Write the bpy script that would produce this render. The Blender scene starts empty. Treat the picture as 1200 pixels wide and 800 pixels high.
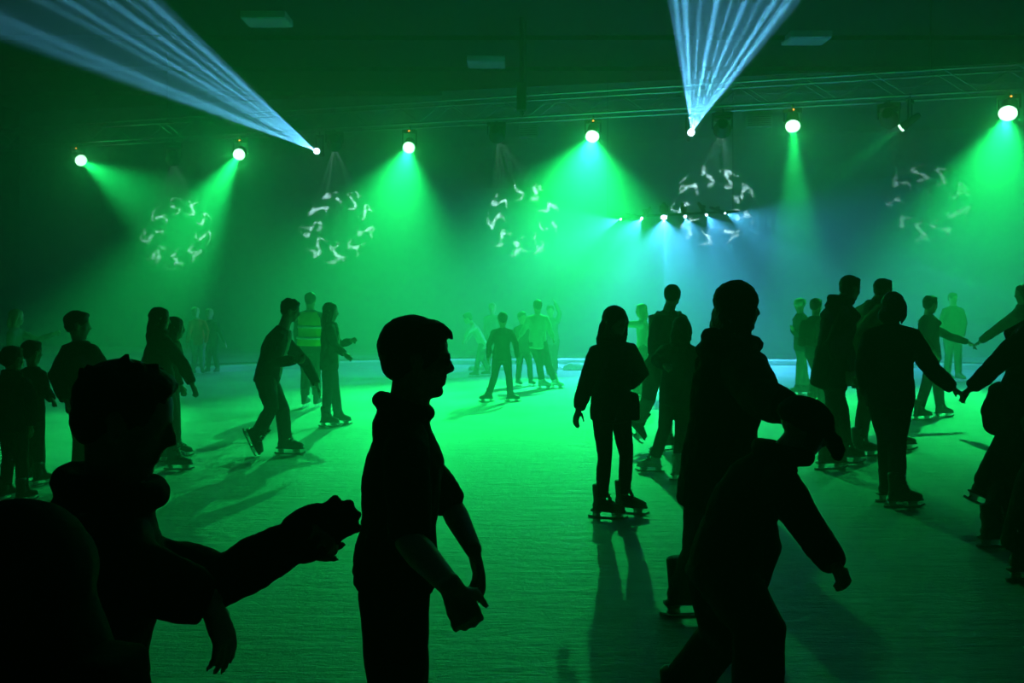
import bpy, bmesh, math, random
from mathutils import Vector, Matrix, Quaternion
import numpy as np
R = math.radians
random.seed(7)
SC = bpy.context.scene
COL = SC.collection
F, HU, HV, CAMZ = 1000.0, 600.0, 350.0, 1.6      # focal length in pixels, principal column, horizon row, eye height

def P(u, v, Y):
    return Vector(((u - HU) * Y / F, Y, CAMZ - (v - HV) * Y / F))

# ------------------------------------------------------------------ materials
def nt(name):
    m = bpy.data.materials.new(name); m.use_nodes = True
    n = m.node_tree.nodes; b = n['Principled BSDF']
    return m, m.node_tree, b

def ND(t, kind, **kw):
    n = t.nodes.new(kind)
    for k, v in kw.items():
        if k in n.inputs: n.inputs[k].default_value = v
        else: setattr(n, k, v)
    return n

def mat(name, col, rough=0.7, metal=0.0, vary=0.18, scale=14.0, bump=0.15, spec=0.3):
    m, t, b = nt(name)
    tc = ND(t, 'ShaderNodeTexCoord')
    nz = ND(t, 'ShaderNodeTexNoise', Scale=scale, Detail=4.0)
    t.links.new(tc.outputs['Object'], nz.inputs['Vector'])
    mx = ND(t, 'ShaderNodeMix', data_type='RGBA')
    mx.inputs[6].default_value = tuple(c * (1 - vary) for c in col) + (1,)
    mx.inputs[7].default_value = tuple(min(1, c * (1 + vary)) for c in col) + (1,)
    t.links.new(nz.outputs['Fac'], mx.inputs[0]); t.links.new(mx.outputs[2], b.inputs['Base Color'])
    b.inputs['Roughness'].default_value = rough; b.inputs['Metallic'].default_value = metal
    b.inputs['Specular IOR Level'].default_value = spec
    if bump:
        bp = ND(t, 'ShaderNodeBump', Strength=bump, Distance=0.01)
        t.links.new(nz.outputs['Fac'], bp.inputs['Height']); t.links.new(bp.outputs['Normal'], b.inputs['Normal'])
    return m

def fabric(name, col, rough=0.92, wr=5.0):
    """woven cloth: fine weave plus broad soft creases"""
    m, t, b = nt(name)
    tc = ND(t, 'ShaderNodeTexCoord')
    n1 = ND(t, 'ShaderNodeTexNoise', Scale=wr, Detail=3.0); n2 = ND(t, 'ShaderNodeTexNoise', Scale=180.0, Detail=2.0)
    for n in (n1, n2): t.links.new(tc.outputs['Object'], n.inputs['Vector'])
    mx = ND(t, 'ShaderNodeMix', data_type='RGBA')
    mx.inputs[6].default_value = tuple(c * .75 for c in col) + (1,); mx.inputs[7].default_value = tuple(min(1, c * 1.25) for c in col) + (1,)
    t.links.new(n2.outputs['Fac'], mx.inputs[0]); t.links.new(mx.outputs[2], b.inputs['Base Color'])
    b.inputs['Roughness'].default_value = rough; b.inputs['Specular IOR Level'].default_value = 0.1
    b1 = ND(t, 'ShaderNodeBump', Strength=0.5, Distance=0.03); t.links.new(n1.outputs['Fac'], b1.inputs['Height'])
    b2 = ND(t, 'ShaderNodeBump', Strength=0.25, Distance=0.003); t.links.new(n2.outputs['Fac'], b2.inputs['Height'])
    t.links.new(b1.outputs['Normal'], b2.inputs['Normal']); t.links.new(b2.outputs['Normal'], b.inputs['Normal'])
    return m

def emis(name, col, s, sample=True):
    m, t, b = nt(name)
    b.inputs['Base Color'].default_value = (0, 0, 0, 1)
    tc = ND(t, 'ShaderNodeTexCoord'); ln = ND(t, 'ShaderNodeVectorMath', operation='LENGTH')
    t.links.new(tc.outputs['Object'], ln.inputs[0])
    b.inputs['Emission Color'].default_value = tuple(col) + (1,); b.inputs['Emission Strength'].default_value = s
    if not sample: m.cycles.emission_sampling = 'NONE'
    return m

def ice_mat():
    m, t, b = nt('ice')
    tc = ND(t, 'ShaderNodeTexCoord')
    n0 = ND(t, 'ShaderNodeTexNoise', Scale=0.7, Detail=6.0, Roughness=0.65)
    n1 = ND(t, 'ShaderNodeTexNoise', Scale=9.0, Detail=5.0, Roughness=0.7)
    mp = ND(t, 'ShaderNodeMapping'); mp.inputs['Scale'].default_value = (1.0, 5.0, 1.0); mp.inputs['Rotation'].default_value = (0, 0, 0.08)
    n2 = ND(t, 'ShaderNodeTexNoise', Scale=2.2, Detail=7.0, Roughness=0.72)
    t.links.new(tc.outputs['Object'], mp.inputs['Vector']); t.links.new(mp.outputs['Vector'], n2.inputs['Vector'])
    vr = ND(t, 'ShaderNodeTexVoronoi', feature='DISTANCE_TO_EDGE', Scale=0.9)
    mp2 = ND(t, 'ShaderNodeMapping'); mp2.inputs['Scale'].default_value = (0.5, 2.6, 1.0)
    nw = ND(t, 'ShaderNodeTexNoise', Scale=1.2, Detail=2.0)
    vm = ND(t, 'ShaderNodeVectorMath', operation='ADD')
    t.links.new(tc.outputs['Object'], nw.inputs['Vector']); t.links.new(tc.outputs['Object'], vm.inputs[0]); t.links.new(nw.outputs['Color'], vm.inputs[1])
    t.links.new(vm.outputs[0], mp2.inputs['Vector']); t.links.new(mp2.outputs['Vector'], vr.inputs['Vector'])
    for n in (n0, n1): t.links.new(tc.outputs['Object'], n.inputs['Vector'])
    cr = ND(t, 'ShaderNodeValToRGB'); cr.color_ramp.elements[0].position = 0.3; cr.color_ramp.elements[1].position = 0.75
    cr.color_ramp.elements[0].color = (.40, .47, .47, 1); cr.color_ramp.elements[1].color = (.78, .84, .84, 1)
    t.links.new(n0.outputs['Fac'], cr.inputs['Fac']); t.links.new(cr.outputs['Color'], b.inputs['Base Color'])
    rr = ND(t, 'ShaderNodeMapRange'); rr.inputs[3].default_value = 0.32; rr.inputs[4].default_value = 0.6
    t.links.new(n0.outputs['Fac'], rr.inputs[0]); t.links.new(rr.outputs[0], b.inputs['Roughness'])
    sc = ND(t, 'ShaderNodeMapRange'); sc.inputs[1].default_value = 0.0; sc.inputs[2].default_value = 0.02   # skate cuts
    t.links.new(vr.outputs['Distance'], sc.inputs[0])
    b0 = ND(t, 'ShaderNodeBump', Strength=0.2, Distance=0.01); t.links.new(sc.outputs[0], b0.inputs['Height'])
    b1 = ND(t, 'ShaderNodeBump', Strength=0.75, Distance=0.05); t.links.new(n2.outputs['Fac'], b1.inputs['Height']); t.links.new(b0.outputs['Normal'], b1.inputs['Normal'])
    b2 = ND(t, 'ShaderNodeBump', Strength=0.8, Distance=0.015); t.links.new(n1.outputs['Fac'], b2.inputs['Height']); t.links.new(b1.outputs['Normal'], b2.inputs['Normal'])
    t.links.new(b2.outputs['Normal'], b.inputs['Normal'])
    b.inputs['Specular IOR Level'].default_value = 0.45
    return m

M = {}
M['ice'] = ice_mat()
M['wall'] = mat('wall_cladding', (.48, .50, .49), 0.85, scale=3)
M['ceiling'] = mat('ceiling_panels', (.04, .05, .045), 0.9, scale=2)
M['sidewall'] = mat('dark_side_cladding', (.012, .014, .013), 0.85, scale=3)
M['kerb'] = mat('white_board', (.75, .78, .76), 0.45, scale=5, vary=.08)
M['matting'] = mat('rubber_matting', (.05, .05, .05), 0.9, scale=30)
M['alu'] = mat('truss_aluminium', (.62, .64, .63), 0.35, 1.0, vary=.08)
M['black'] = mat('black_metal', (.015, .015, .016), 0.5, 0.3)
M['gleam'] = mat('bare_metal_edge', (.8, .82, .8), 0.25, 1.0)
M['led'] = emis('amber_led', (1.0, .32, .04), 6, False)
M['lampbox'] = mat('white_lamp_casing', (.7, .72, .7), 0.5, vary=.05)
M['snow'] = mat('shaved_snow', (.85, .88, .88), 0.8, scale=40, bump=.8)

# ------------------------------------------------------------------ objects
def tag(o, label=None, cat=None, group=None, kind=None):
    if label: o['label'] = label
    if cat: o['category'] = cat
    if group: o['group'] = group
    if kind: o['kind'] = kind
    return o

def empty(name, loc, label, cat, group=None):
    o = bpy.data.objects.new(name, None); COL.objects.link(o); o.location = loc
    o.empty_display_size = 0.1
    return tag(o, label, cat, group)

def link(name, me, m=None, parent=None, loc=None, smooth=False):
    o = bpy.data.objects.new(name, me); COL.objects.link(o)
    if m is not None:
        me.materials.clear(); me.materials.append(m)
    if smooth:
        me.polygons.foreach_set('use_smooth', [True] * len(me.polygons))
    if parent is not None:
        o.parent = parent
        o.matrix_parent_inverse = Matrix.Identity(4)
    if loc is not None: o.location = loc
    return o

def bm_mesh(bm, name='mesh'):
    me = bpy.data.meshes.new(name)
    bmesh.ops.recalc_face_normals(bm, faces=bm.faces)
    bm.to_mesh(me); bm.free(); return me

def box(bm, c, s, rot=None):
    mtx = Matrix.Translation(Vector(c)) @ (rot.to_4x4() if rot is not None else Matrix.Identity(4)) @ Matrix.Diagonal((s[0], s[1], s[2], 1))
    bmesh.ops.create_cube(bm, size=1, matrix=mtx)

def frame(d, side=None):
    d = Vector(d).normalized()
    s = Vector(side) if side is not None else (Vector((0, 0, 1)) if abs(d.z) < .9 else Vector((1, 0, 0)))
    s = s - d * s.dot(d)
    if s.length < 1e-5:
        s = d.orthogonal()
    s.normalize()
    return d, s, d.cross(s)

def loft(bm, pts, A, B=None, side=None, n=14, cap=1.0):
    """closed tube through pts; A half-widths along `side`, B across it; rounded ends (cap = length / radius)"""
    pts = [Vector(p) for p in pts]; B = B if B is not None else A
    k = len(pts)
    sides = side if isinstance(side, list) else [side] * k
    rings = []
    def ring(c, d, sd, a, b):
        _, s, w = frame(d, sd)
        return [bm.verts.new(c + s * (a * math.cos(2 * math.pi * i / n)) + w * (b * math.sin(2 * math.pi * i / n))) for i in range(n)]
    tang = []
    for i in range(k):
        t = (pts[min(i + 1, k - 1)] - pts[max(i - 1, 0)])
        tang.append(t.normalized() if t.length > 1e-7 else Vector((0, 0, 1)))
    if sides[0] is None:                                       # parallel transport
        s0 = frame(tang[0])[1]; sides = [s0]
        for i in range(1, k):
            s = sides[-1] - tang[i] * sides[-1].dot(tang[i])
            sides.append(s.normalized() if s.length > 1e-4 else frame(tang[i])[1])
    fr = (.94, .75, .42)
    for q, f in zip((.342, .66, .91)[::-1], fr[::-1]):
        r0 = min(A[0], B[0]) * cap
        rings.append(ring(pts[0] - tang[0] * (r0 * q), tang[0], sides[0], A[0] * f, B[0] * f))
    for i in range(k): rings.append(ring(pts[i], tang[i], sides[i], A[i], B[i]))
    for q, f in zip((.342, .66, .91), fr):
        r1 = min(A[-1], B[-1]) * cap
        rings.append(ring(pts[-1] + tang[-1] * (r1 * q), tang[-1], sides[-1], A[-1] * f, B[-1] * f))
    for a, b in zip(rings, rings[1:]):
        for i in range(n):
            bm.faces.new((a[i], a[(i + 1) % n], b[(i + 1) % n], b[i]))
    bm.faces.new(rings[0][::-1]); bm.faces.new(rings[-1])

def ball(bm, c, r, axes=None, seg=14):
    """ellipsoid with radii r along axes (three vectors)"""
    ax = axes or (Vector((1, 0, 0)), Vector((0, 1, 0)), Vector((0, 0, 1)))
    m3 = Matrix((ax[0], ax[1], ax[2])).transposed()
    mtx = Matrix.Translation(Vector(c)) @ m3.to_4x4() @ Matrix.Diagonal((r[0], r[1], r[2], 1))
    bmesh.ops.create_uvsphere(bm, u_segments=seg, v_segments=max(6, seg * 2 // 3), radius=1, matrix=mtx)

def cyl(bm, p0, p1, r0, r1=None, n=16):
    p0, p1 = Vector(p0), Vector(p1); r1 = r0 if r1 is None else r1
    d = p1 - p0
    q = Vector((0, 0, 1)).rotation_difference(d.normalized())
    bmesh.ops.create_cone(bm, cap_ends=True, segments=n, radius1=r0, radius2=r1, depth=d.length,
                          matrix=Matrix.Translation((p0 + p1) / 2) @ q.to_matrix().to_4x4())

def bevel(bm, w):
    bmesh.ops.bevel(bm, geom=list(bm.edges), offset=w, segments=2, affect='EDGES', profile=.6)

def struct(name, bm, m, label=None):
    o = link(name, bm_mesh(bm), m); o['kind'] = 'structure'
    if label: o['label'] = label
    return o

# ------------------------------------------------------------------ the hall
CEIL = 8.0
def wall_y(x): return 26.0 - 0.2 * x
XL, XR, YF = -17.0, 16.0, -3.0
bm = bmesh.new(); box(bm, ((XL + XR) / 2, 13.5, -0.05), (XR - XL + 2, 35, 0.1)); struct('floor', bm, M['ice'])
bm = bmesh.new(); box(bm, ((XL + XR) / 2, 13.5, CEIL + 0.05), (XR - XL + 2, 35, 0.1))
for i in range(9): box(bm, ((XL + XR) / 2, 4 + i * 2.8, CEIL - 0.06), (XR - XL, 0.14, 0.12))     # ribs of the ceiling
struct('ceiling', bm, M['ceiling'])
def wall(name, p, q, m='sidewall', t=0.2):
    p, q = Vector((p[0], p[1], 0)), Vector((q[0], q[1], 0)); d = (q - p); L = d.length; d.normalize(); nn = Vector((-d.y, d.x, 0))
    rot = Matrix((d, nn, Vector((0, 0, 1)))).transposed()
    bm = bmesh.new(); box(bm, (p + q) / 2 + Vector((0, 0, CEIL / 2)), (L, t, CEIL), rot)
    for z in (1.1, 2.4, 3.7, 5.0, 6.3, 7.5): box(bm, (p + q) / 2 + Vector((0, 0, z)) , (L, t + .06, 0.07), rot)   # cladding laps
    return struct(name, bm, M[m])
wall('wall_back', (XL, wall_y(XL)), (XR, wall_y(XR)), 'wall')
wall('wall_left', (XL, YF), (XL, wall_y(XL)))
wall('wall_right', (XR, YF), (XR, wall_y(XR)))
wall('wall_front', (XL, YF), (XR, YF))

# low boards round the far end of the ice, dark matting behind
KP = [(-11.6, 6), (-11.3, 11), (-10.0, 14.6), (-8.0, 17.2), (-5.5, 19.3), (-2, 20.6), (2, 20.9), (6, 20.6), (9.5, 19.6), (12.2, 17.6), (13.6, 14.4), (14, 9)]
def smooth_poly(pts, n=6):
    out = []
    for i in range(len(pts) - 1):
        p0, p1, p2, p3 = [Vector((*pts[min(max(j, 0), len(pts) - 1)], 0)) for j in (i - 1, i, i + 1, i + 2)]
        for k in range(n):
            t = k / n
            out.append(.5 * ((2 * p1) + (-p0 + p2) * t + (2 * p0 - 5 * p1 + 4 * p2 - p3) * t * t + (-p0 + 3 * p1 - 3 * p2 + p3) * t ** 3))
    out.append(Vector((*pts[-1], 0))); return out
KS = smooth_poly(KP)
def strip(prof, m, name):
    bm = bmesh.new(); rows = []
    for i, p in enumerate(KS):
        t = (KS[min(i + 1, len(KS) - 1)] - KS[max(i - 1, 0)]).normalized(); o = Vector((-t.y, t.x, 0))
        rows.append([bm.verts.new(p + o * a + Vector((0, 0, z))) for a, z in prof])
    for a, b in zip(rows, rows[1:]):
        for j in range(len(prof)): bm.faces.new((a[j], a[(j + 1) % len(prof)], b[(j + 1) % len(prof)], b[j]))
    bm.faces.new(rows[0]); bm.faces.new(rows[-1][::-1])
    return struct(name, bm, m)
strip([(0, 0), (0, .10), (.03, .13), (.22, .13), (.25, .10), (.25, 0)], M['kerb'], 'trim_1')
strip([(.25, 0.001), (.25, .03), (2.2, .03), (2.2, 0.001)], M['matting'], 'trim_2')

# ------------------------------------------------------------------ camera
cam = bpy.data.cameras.new('camera'); co = bpy.data.objects.new('camera', cam); COL.objects.link(co)
co.location = (0, 0, CAMZ); co.rotation_euler = (R(90), 0, 0)
cam.sensor_width = 36; cam.lens = 36 * F / 1200; cam.shift_y = -50 / 1200; cam.clip_start = 0.05; cam.clip_end = 200
SC.camera = co

# ------------------------------------------------------------------ haze (the air of the hall) and render settings
w = bpy.data.worlds.new('hall_air'); SC.world = w; w.use_nodes = True
for n in list(w.node_tree.nodes): w.node_tree.nodes.remove(n)
wo = ND(w.node_tree, 'ShaderNodeOutputWorld'); vs = ND(w.node_tree, 'ShaderNodeVolumeScatter', Density=0.06, Anisotropy=0.5)
w.node_tree.links.new(vs.outputs[0], wo.inputs['Volume'])
bgn = ND(w.node_tree, 'ShaderNodeBackground', Strength=0.0); w.node_tree.links.new(bgn.outputs[0], wo.inputs['Surface'])
SC.view_settings.view_transform = 'Standard'; SC.view_settings.look = 'None'; SC.view_settings.gamma = 1; SC.view_settings.use_curve_mapping = False
SC.view_settings.exposure = 0.0
cy = SC.cycles
cy.use_denoising = True; cy.max_bounces = 4; cy.diffuse_bounces = 2; cy.glossy_bounces = 2; cy.volume_bounces = 0; cy.transmission_bounces = 1
cy.sample_clamp_indirect = 4.0; cy.use_light_tree = True
cy.use_adaptive_sampling = False
# ------------------------------------------------------------------ lighting rig
TS = 0.268
def truss_y(u): return 19.486 / (1 + TS * (u - HU) / F)
TZ0, TZ1 = 5.73, 6.22
tdir = Vector((1, -TS, 0)).normalized(); tn = Vector((TS, 1, 0)).normalized()
def tpt(x, off=0.0, z=TZ0):                # a point on the truss line at world x
    return Vector((x, 19.486 - TS * x, z)) + tn * off

tr = empty('lighting_truss', tpt(0, .25, TZ0), 'long aluminium box truss of tubes and diagonal braces crossing the hall under the ceiling', 'truss')
def tpart(name, segs, r, m):
    bm = bmesh.new()
    for a, b in segs: cyl(bm, a - tr.location, b - tr.location, r, n=10)
    return link(name, bm_mesh(bm), m, tr, smooth=False)
X0, X1 = -15.0, 13.5
for off in (0, .5):
    for z in (TZ0, TZ1): tpart('chord', [(tpt(X0, off, z), tpt(X1, off, z))], .027, M['alu'])
bay = .64; nb = int((X1 - X0) / bay)
br = {}
for off in (0, .5):
    for i in range(nb):
        a, b = (TZ0, TZ1) if i % 2 == 0 else (TZ1, TZ0)
        if i < 2 and off not in br or (i % 2, off) not in br:
            x = X0 + i * bay
            o = tpart('brace', [(tpt(x, off, a), tpt(x + bay, off, b))], .011, M['alu']); br[(i % 2, off)] = (o, x)
        else:
            s, xs = br[(i % 2, off)]; o = s.copy(); COL.objects.link(o); o.parent = tr
            x = X0 + i * bay; o.location = tpt(x) - tpt(xs)
for x in (-9.0, 0.25, 8.5):
    bm = bmesh.new(); p = tpt(x, .25, TZ1) - tr.location
    cyl(bm, p, p + Vector((0, 0, CEIL - TZ1 - .01)), .02, n=8)
    link('suspension_cable', bm_mesh(bm), M['black'], tr)
# chain hoist that hangs from the ceiling at the middle of the truss
hp = P(611, 110, truss_y(611) - .2)
h = empty('chain_hoist', Vector((hp.x, hp.y - .12, TZ1 - .45)), 'dark upright chain hoist hanging from the ceiling across the middle of the truss', 'hoist')
bm = bmesh.new(); box(bm, (0, 0, .35), (.22, .18, .62)); bevel(bm, .02); link('motor_box', bm_mesh(bm), M['black'], h)
bm = bmesh.new(); cyl(bm, (0, 0, .66), (0, 0, CEIL - h.location.z - .1), .05, n=10); link('hanging_chain', bm_mesh(bm), M['black'], h)
bm = bmesh.new(); ball(bm, (0, 0, -.02), (.05, .03, .07)); link('hook', bm_mesh(bm), M['black'], h)

# ---- lamps
def light_nodes(l):
    l.use_nodes = True; t = l.node_tree
    for n in list(t.nodes): t.nodes.remove(n)
    out = ND(t, 'ShaderNodeOutputLight'); em = ND(t, 'ShaderNodeEmission'); t.links.new(em.outputs[0], out.inputs[0])
    return t, em
def beam_xy(t):
    """slopes x and y of the beam direction in the lamp's own frame"""
    tc = ND(t, 'ShaderNodeTexCoord'); sp = ND(t, 'ShaderNodeSeparateXYZ'); t.links.new(tc.outputs['Normal'], sp.inputs[0])
    o = []
    for a in ('X', 'Y'):
        d = ND(t, 'ShaderNodeMath', operation='DIVIDE'); t.links.new(sp.outputs[a], d.inputs[0]); t.links.new(sp.outputs['Z'], d.inputs[1]); o.append(d)
    return o
def M2(t, op, a, b=None, clamp=False):
    n = ND(t, 'ShaderNodeMath', operation=op); n.use_clamp = clamp
    for i, x in enumerate((a, b)):
        if x is None: continue
        if isinstance(x, (int, float)): n.inputs[i].default_value = x
        else: t.links.new(x, n.inputs[i])
    return n.outputs[0]

def spot(name, loc, aim, power, col, angle, blend=.5, radius=.05, up=None):
    l = bpy.data.lights.new(name, 'SPOT'); l.energy = power; l.color = col; l.spot_size = angle; l.spot_blend = blend; l.shadow_soft_size = radius
    o = bpy.data.objects.new(name, l); COL.objects.link(o); o.location = loc
    z = -(Vector(aim) - Vector(loc)).normalized()
    x = (Vector(up) if up is not None else Vector((0, 0, 1))).cross(z).normalized() if up is None or True else None
    y = z.cross(x)
    o.rotation_euler = Matrix((x, y, z)).transposed().to_euler()
    return o

GREEN = (.010, 1.0, .16)
def fixture(name, loc, aim, lens_m, label, cat, r=.16, group=None, gleam=False, lens_r=None, led=True, hang=None):
    """a can on a yoke: loc = centre of the lens, aim = where it points"""
    loc = Vector(loc); d = (Vector(aim) - loc).normalized()
    top = TZ0 - .05 if hang is None else hang
    root = empty(name, loc, label, cat, group)
    s = d.cross(Vector((0, 0, 1))); s.normalize(); u = s.cross(d)
    bm = bmesh.new()
    loft(bm, [-d * .42, -d * .36, -d * .12, -d * .06, -d * .03], [r * .6, r * .8, r * .95, r * 1.12, r * 1.12], n=20, cap=.03)
    link('housing', bm_mesh(bm), M['black'], root)
    bm = bmesh.new(); lr = lens_r or r
    cyl(bm, -d * .03, d * .015, lr, n=24)
    link('lens', bm_mesh(bm), lens_m, root)
    c = -d * .2; piv = Vector((c.x, c.y, top - loc.z - .12))
    if piv.z < c.z + r * 1.25: piv.z = c.z + r * 1.25
    for sg in (-1, 1):
        bm = bmesh.new(); a = c + s * (sg * r * 1.18)
        box(bm, (a + Vector((a.x, a.y, piv.z))) / 2, (.03, .03, abs(piv.z - a.z) + .06))
        link('yoke_arm', bm_mesh(bm), M['gleam'] if gleam else M['black'], root)
    bm = bmesh.new(); q = Matrix((s, s.cross(Vector((0, 0, 1))), Vector((0, 0, 1)))).transposed()
    box(bm, piv, (2.5 * r, .1, .07), q); link('yoke_bridge', bm_mesh(bm), M['black'], root)
    if True:
        bm = bmesh.new(); cyl(bm, piv, Vector((piv.x, piv.y, max(top - loc.z, piv.z + .03))), .03 if r > .1 else .012, n=10); link('hanging_clamp', bm_mesh(bm), M['black'], root)
    if led:
        bm = bmesh.new(); ball(bm, piv + Vector((0, -.07, .0)), (.022, .02, .018), seg=8); link('status_light', bm_mesh(bm), M['led'], root)
    return root, d

M['lens'] = emis('lit_green_lens', (.45, 1.0, .6), 6.0, False)
M['lens_dim'] = emis('lit_small_lens', (.35, 1.0, .5), 2.0, False)
M['lens_blue'] = emis('lit_blue_lens', (.55, .8, 1.0), 12.0, False)
M['lens_off'] = mat('dark_glass', (.02, .03, .03), .08, 0, spec=.6, bump=0)

def ice(u, v):
    Y = CAMZ * F / (v - HV); return P(u, v, Y)

# lens column, lens row, aim on the ice (u, v), full angle, power, label
SPOTS = [
 (95, 188, (520, 455), 32, 4200, 'stage lamp with a bright round green lens nearest the left end of the truss', .145),
 (280, 181, (78, 505), 16, 11500, 'stage lamp with a bright green lens whose beam slants down to the left', .14),
 (479, 173, (412, 480), 39, 8200, 'stage lamp with a white-green lens pouring a soft beam straight down left of the hoist', .135),
 (694, 160, (652, 466), 62, 13000, 'stage lamp with the widest and brightest green cone, right of the hoist', .145),
 (929, 148, (940, 470), 20, 5500, 'stage lamp with a narrow upright green beam right of the upward blue fan', .145),
 (1056, 150, (690, 420), 24, 2200, 'small tilted lamp with a short dim beam toward the left, second from the right end', .08),
 (1181, 133, (1108, 476), 50, 7800, 'stage lamp with a large tilted bright lens at the right end of the truss', .165),
]
for (u, v, aim, ang, pw, lab, r) in SPOTS:
    Y = truss_y(u) - .1
    loc = P(u, v, Y); tgt = ice(*aim)
    rt, d = fixture('stage_spotlight', loc, tgt, M['lens'], lab, 'spotlight', r=r, led=(u not in (1056,)))
    spot('spotlight_lamp', loc + d * .05, tgt, pw, GREEN, R(ang), 1.0, .06)
    sl = bpy.data.lights.new('spill_fill', 'SPOT'); sl.energy = pw * .015 + 60; sl.color = GREEN; sl.spot_size = R(168); sl.spot_blend = 1; sl.shadow_soft_size = .12  # added wide fill lamp at each lens, lifts truss, ceiling and haze
    so = bpy.data.objects.new('spill_fill', sl); COL.objects.link(so); so.location = loc + d * .06; so.rotation_euler = (-d).to_track_quat('Z', 'Y').to_euler()

# ---- fans of thin blue-white beams: lamps behind a slotted plate
BLUE = (.13, .56, 1.0)
def ramp(t, fac, stops):
    cr = ND(t, 'ShaderNodeValToRGB'); cr.color_ramp.interpolation = 'LINEAR'
    e = cr.color_ramp.elements
    e[0].position = stops[0][0]; e[0].color = (stops[0][1],) * 3 + (1,)
    e[1].position = stops[-1][0]; e[1].color = (stops[-1][1],) * 3 + (1,)
    for p, a in stops[1:-1]:
        x = e.new(p); x.color = (a,) * 3 + (1,)
    t.links.new(fac, cr.inputs['Fac']); return cr.outputs['Color']

def fan_lamp(name, loc, aim, power, half, thick, stops, side):
    """a flat fan of beams; `half` = half width in slope, stops = (position 0-1 across the fan, brightness)"""
    o = spot(name, loc, aim, power, BLUE, 2 * math.atan(half) + R(6), 0.05, .004)
    z = -(Vector(aim) - Vector(loc)).normalized()
    x = Vector(side); x = (x - z * x.dot(z)).normalized(); y = z.cross(x)
    o.rotation_euler = Matrix((x, y, z)).transposed().to_euler()
    t, em = light_nodes(o.data); xs, ys = beam_xy(t)
    f = M2(t, 'SUBTRACT', .5, M2(t, 'MULTIPLY', xs.outputs[0], .5 / half))
    c = ramp(t, f, stops)
    yy = M2(t, 'SUBTRACT', 1.0, M2(t, 'POWER', M2(t, 'MULTIPLY', M2(t, 'ABSOLUTE', ys.outputs[0]), 1 / thick), 2.0), True)
    t.links.new(M2(t, 'MULTIPLY', c, yy), em.inputs['Strength'])
    return o

def rays(base, lst):
    """beams (position across the fan, half width, brightness) -> ramp stops"""
    out = [(0, 0), (.01, base)]
    for p, wd, a in lst:
        lo = max(out[-1][0] + .004, p - wd); out += [(lo, base if lo == p - wd else min(base * 2, a)), (p, a), (p + wd, base)]
    return out[:30] + [(.99, base), (1, 0)]
FANS = [   # lens (u, v), middle of the far end (u, v), both edges of the fan, distance of the far end, power, beams
 (371, 177, (40, -12), (-60, 10), (150, -60), 11.0, 3.6e5, rays(.15, [(.09, .05, .7), (.19, .05, .85), (.27, .02, .3), (.46, .03, .6), (.55, .03, 1.0), (.64, .025, .5), (.73, .03, 1.0), (.83, .03, .6), (.92, .04, .9)]),
  'small blue-white lamp throwing its fan of beams to the upper left corner'),
 (810, 155, (865, -8), (782, -8), (950, -8), 13.0, 4.4e5, rays(.15, [(.06, .03, .8), (.13, .035, 1.0), (.24, .018, .5), (.36, .035, 1.0), (.47, .018, .55), (.57, .03, .9), (.68, .018, .5), (.79, .035, 1.0), (.90, .05, 1.0)]),
  'small blue-white lamp right of centre throwing its fan of beams straight up'),
]
for (u, v, mid, e0, e1, Yf, pw, stops, lab) in FANS:
    Y = truss_y(u) - .1; loc = P(u, v, Y)
    aim = P(mid[0], mid[1], Yf); side = P(e1[0], e1[1], Yf) - P(e0[0], e0[1], Yf)
    rt, d = fixture('fan_beam_lamp', loc, aim, M['lens_blue'], lab, 'spotlight', r=.075, led=False)
    fan_lamp('fan_lamp', loc + d * .04, aim, pw, side.length / 2 / (aim - loc).length, .009, stops, side)

# ---- the row of blue lamps low in the haze, the middle one flaring
def burst_lamp(name, loc, aim, power, stops, half):
    o = spot(name, loc, aim, power, (.08, .50, 1.0), R(half * 2), .8, .004)
    t, em = light_nodes(o.data); xs, ys = beam_xy(t)
    ang = M2(t, 'ARCTAN2', ys.outputs[0], xs.outputs[0])
    f = M2(t, 'ADD', M2(t, 'MULTIPLY', ang, .5 / math.pi), .5)
    t.links.new(ramp(t, f, stops), em.inputs['Strength']); return o
rs = random.Random(3)
def ray_stops(n, base):
    out = [(0, base)]
    for i in range(n): 
        c = (i + .5 + rs.uniform(-.2, .2)) / n; wd = .012 + .01 * rs.random()
        out += [(c - wd, base), (c, rs.uniform(.55, 1.0)), (c + wd, base)]
    return out + [(1, base)]
LOWROW = [
 (727, 257, (480, 300), 4500, 36, 'leftmost small blue lamp of the low row in the haze', .03),
 (752, 256, (600, 420), 3600, 44, 'small blue lamp just left of the flaring one, its beam slanting left', .04),
 (778, 255, (778, 470), 6500, 52, 'brightest blue flaring lamp in the middle of the low row', .10),
 (803, 254, (850, 420), 3300, 44, 'small blue lamp just right of the flaring one', .05),
 (828, 252, (960, 420), 4600, 42, 'second small blue lamp right of the flaring one, its beam slanting right', .04),
 (850, 250, (1050, 300), 7000, 42, 'rightmost small blue lamp of the low row', .03),
]
bar_y = 21.5
bp = P(788, 254, bar_y)
b_ = empty('lamp_bar', bp, 'dark horizontal bar low in the haze carrying the row of blue lamps', 'bar')
bm = bmesh.new(); cyl(bm, (-1.75, .30, .0), (1.75, .30, .17), .03, n=10); link('crossbar', bm_mesh(bm), M['black'], b_)
for sx in (-1.6, 1.6):
    bm = bmesh.new(); cyl(bm, (sx, .30, .0), (sx, .30, CEIL - bp.z - .01), .008, n=8); link('hanging_cable', bm_mesh(bm), M['black'], b_)
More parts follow.
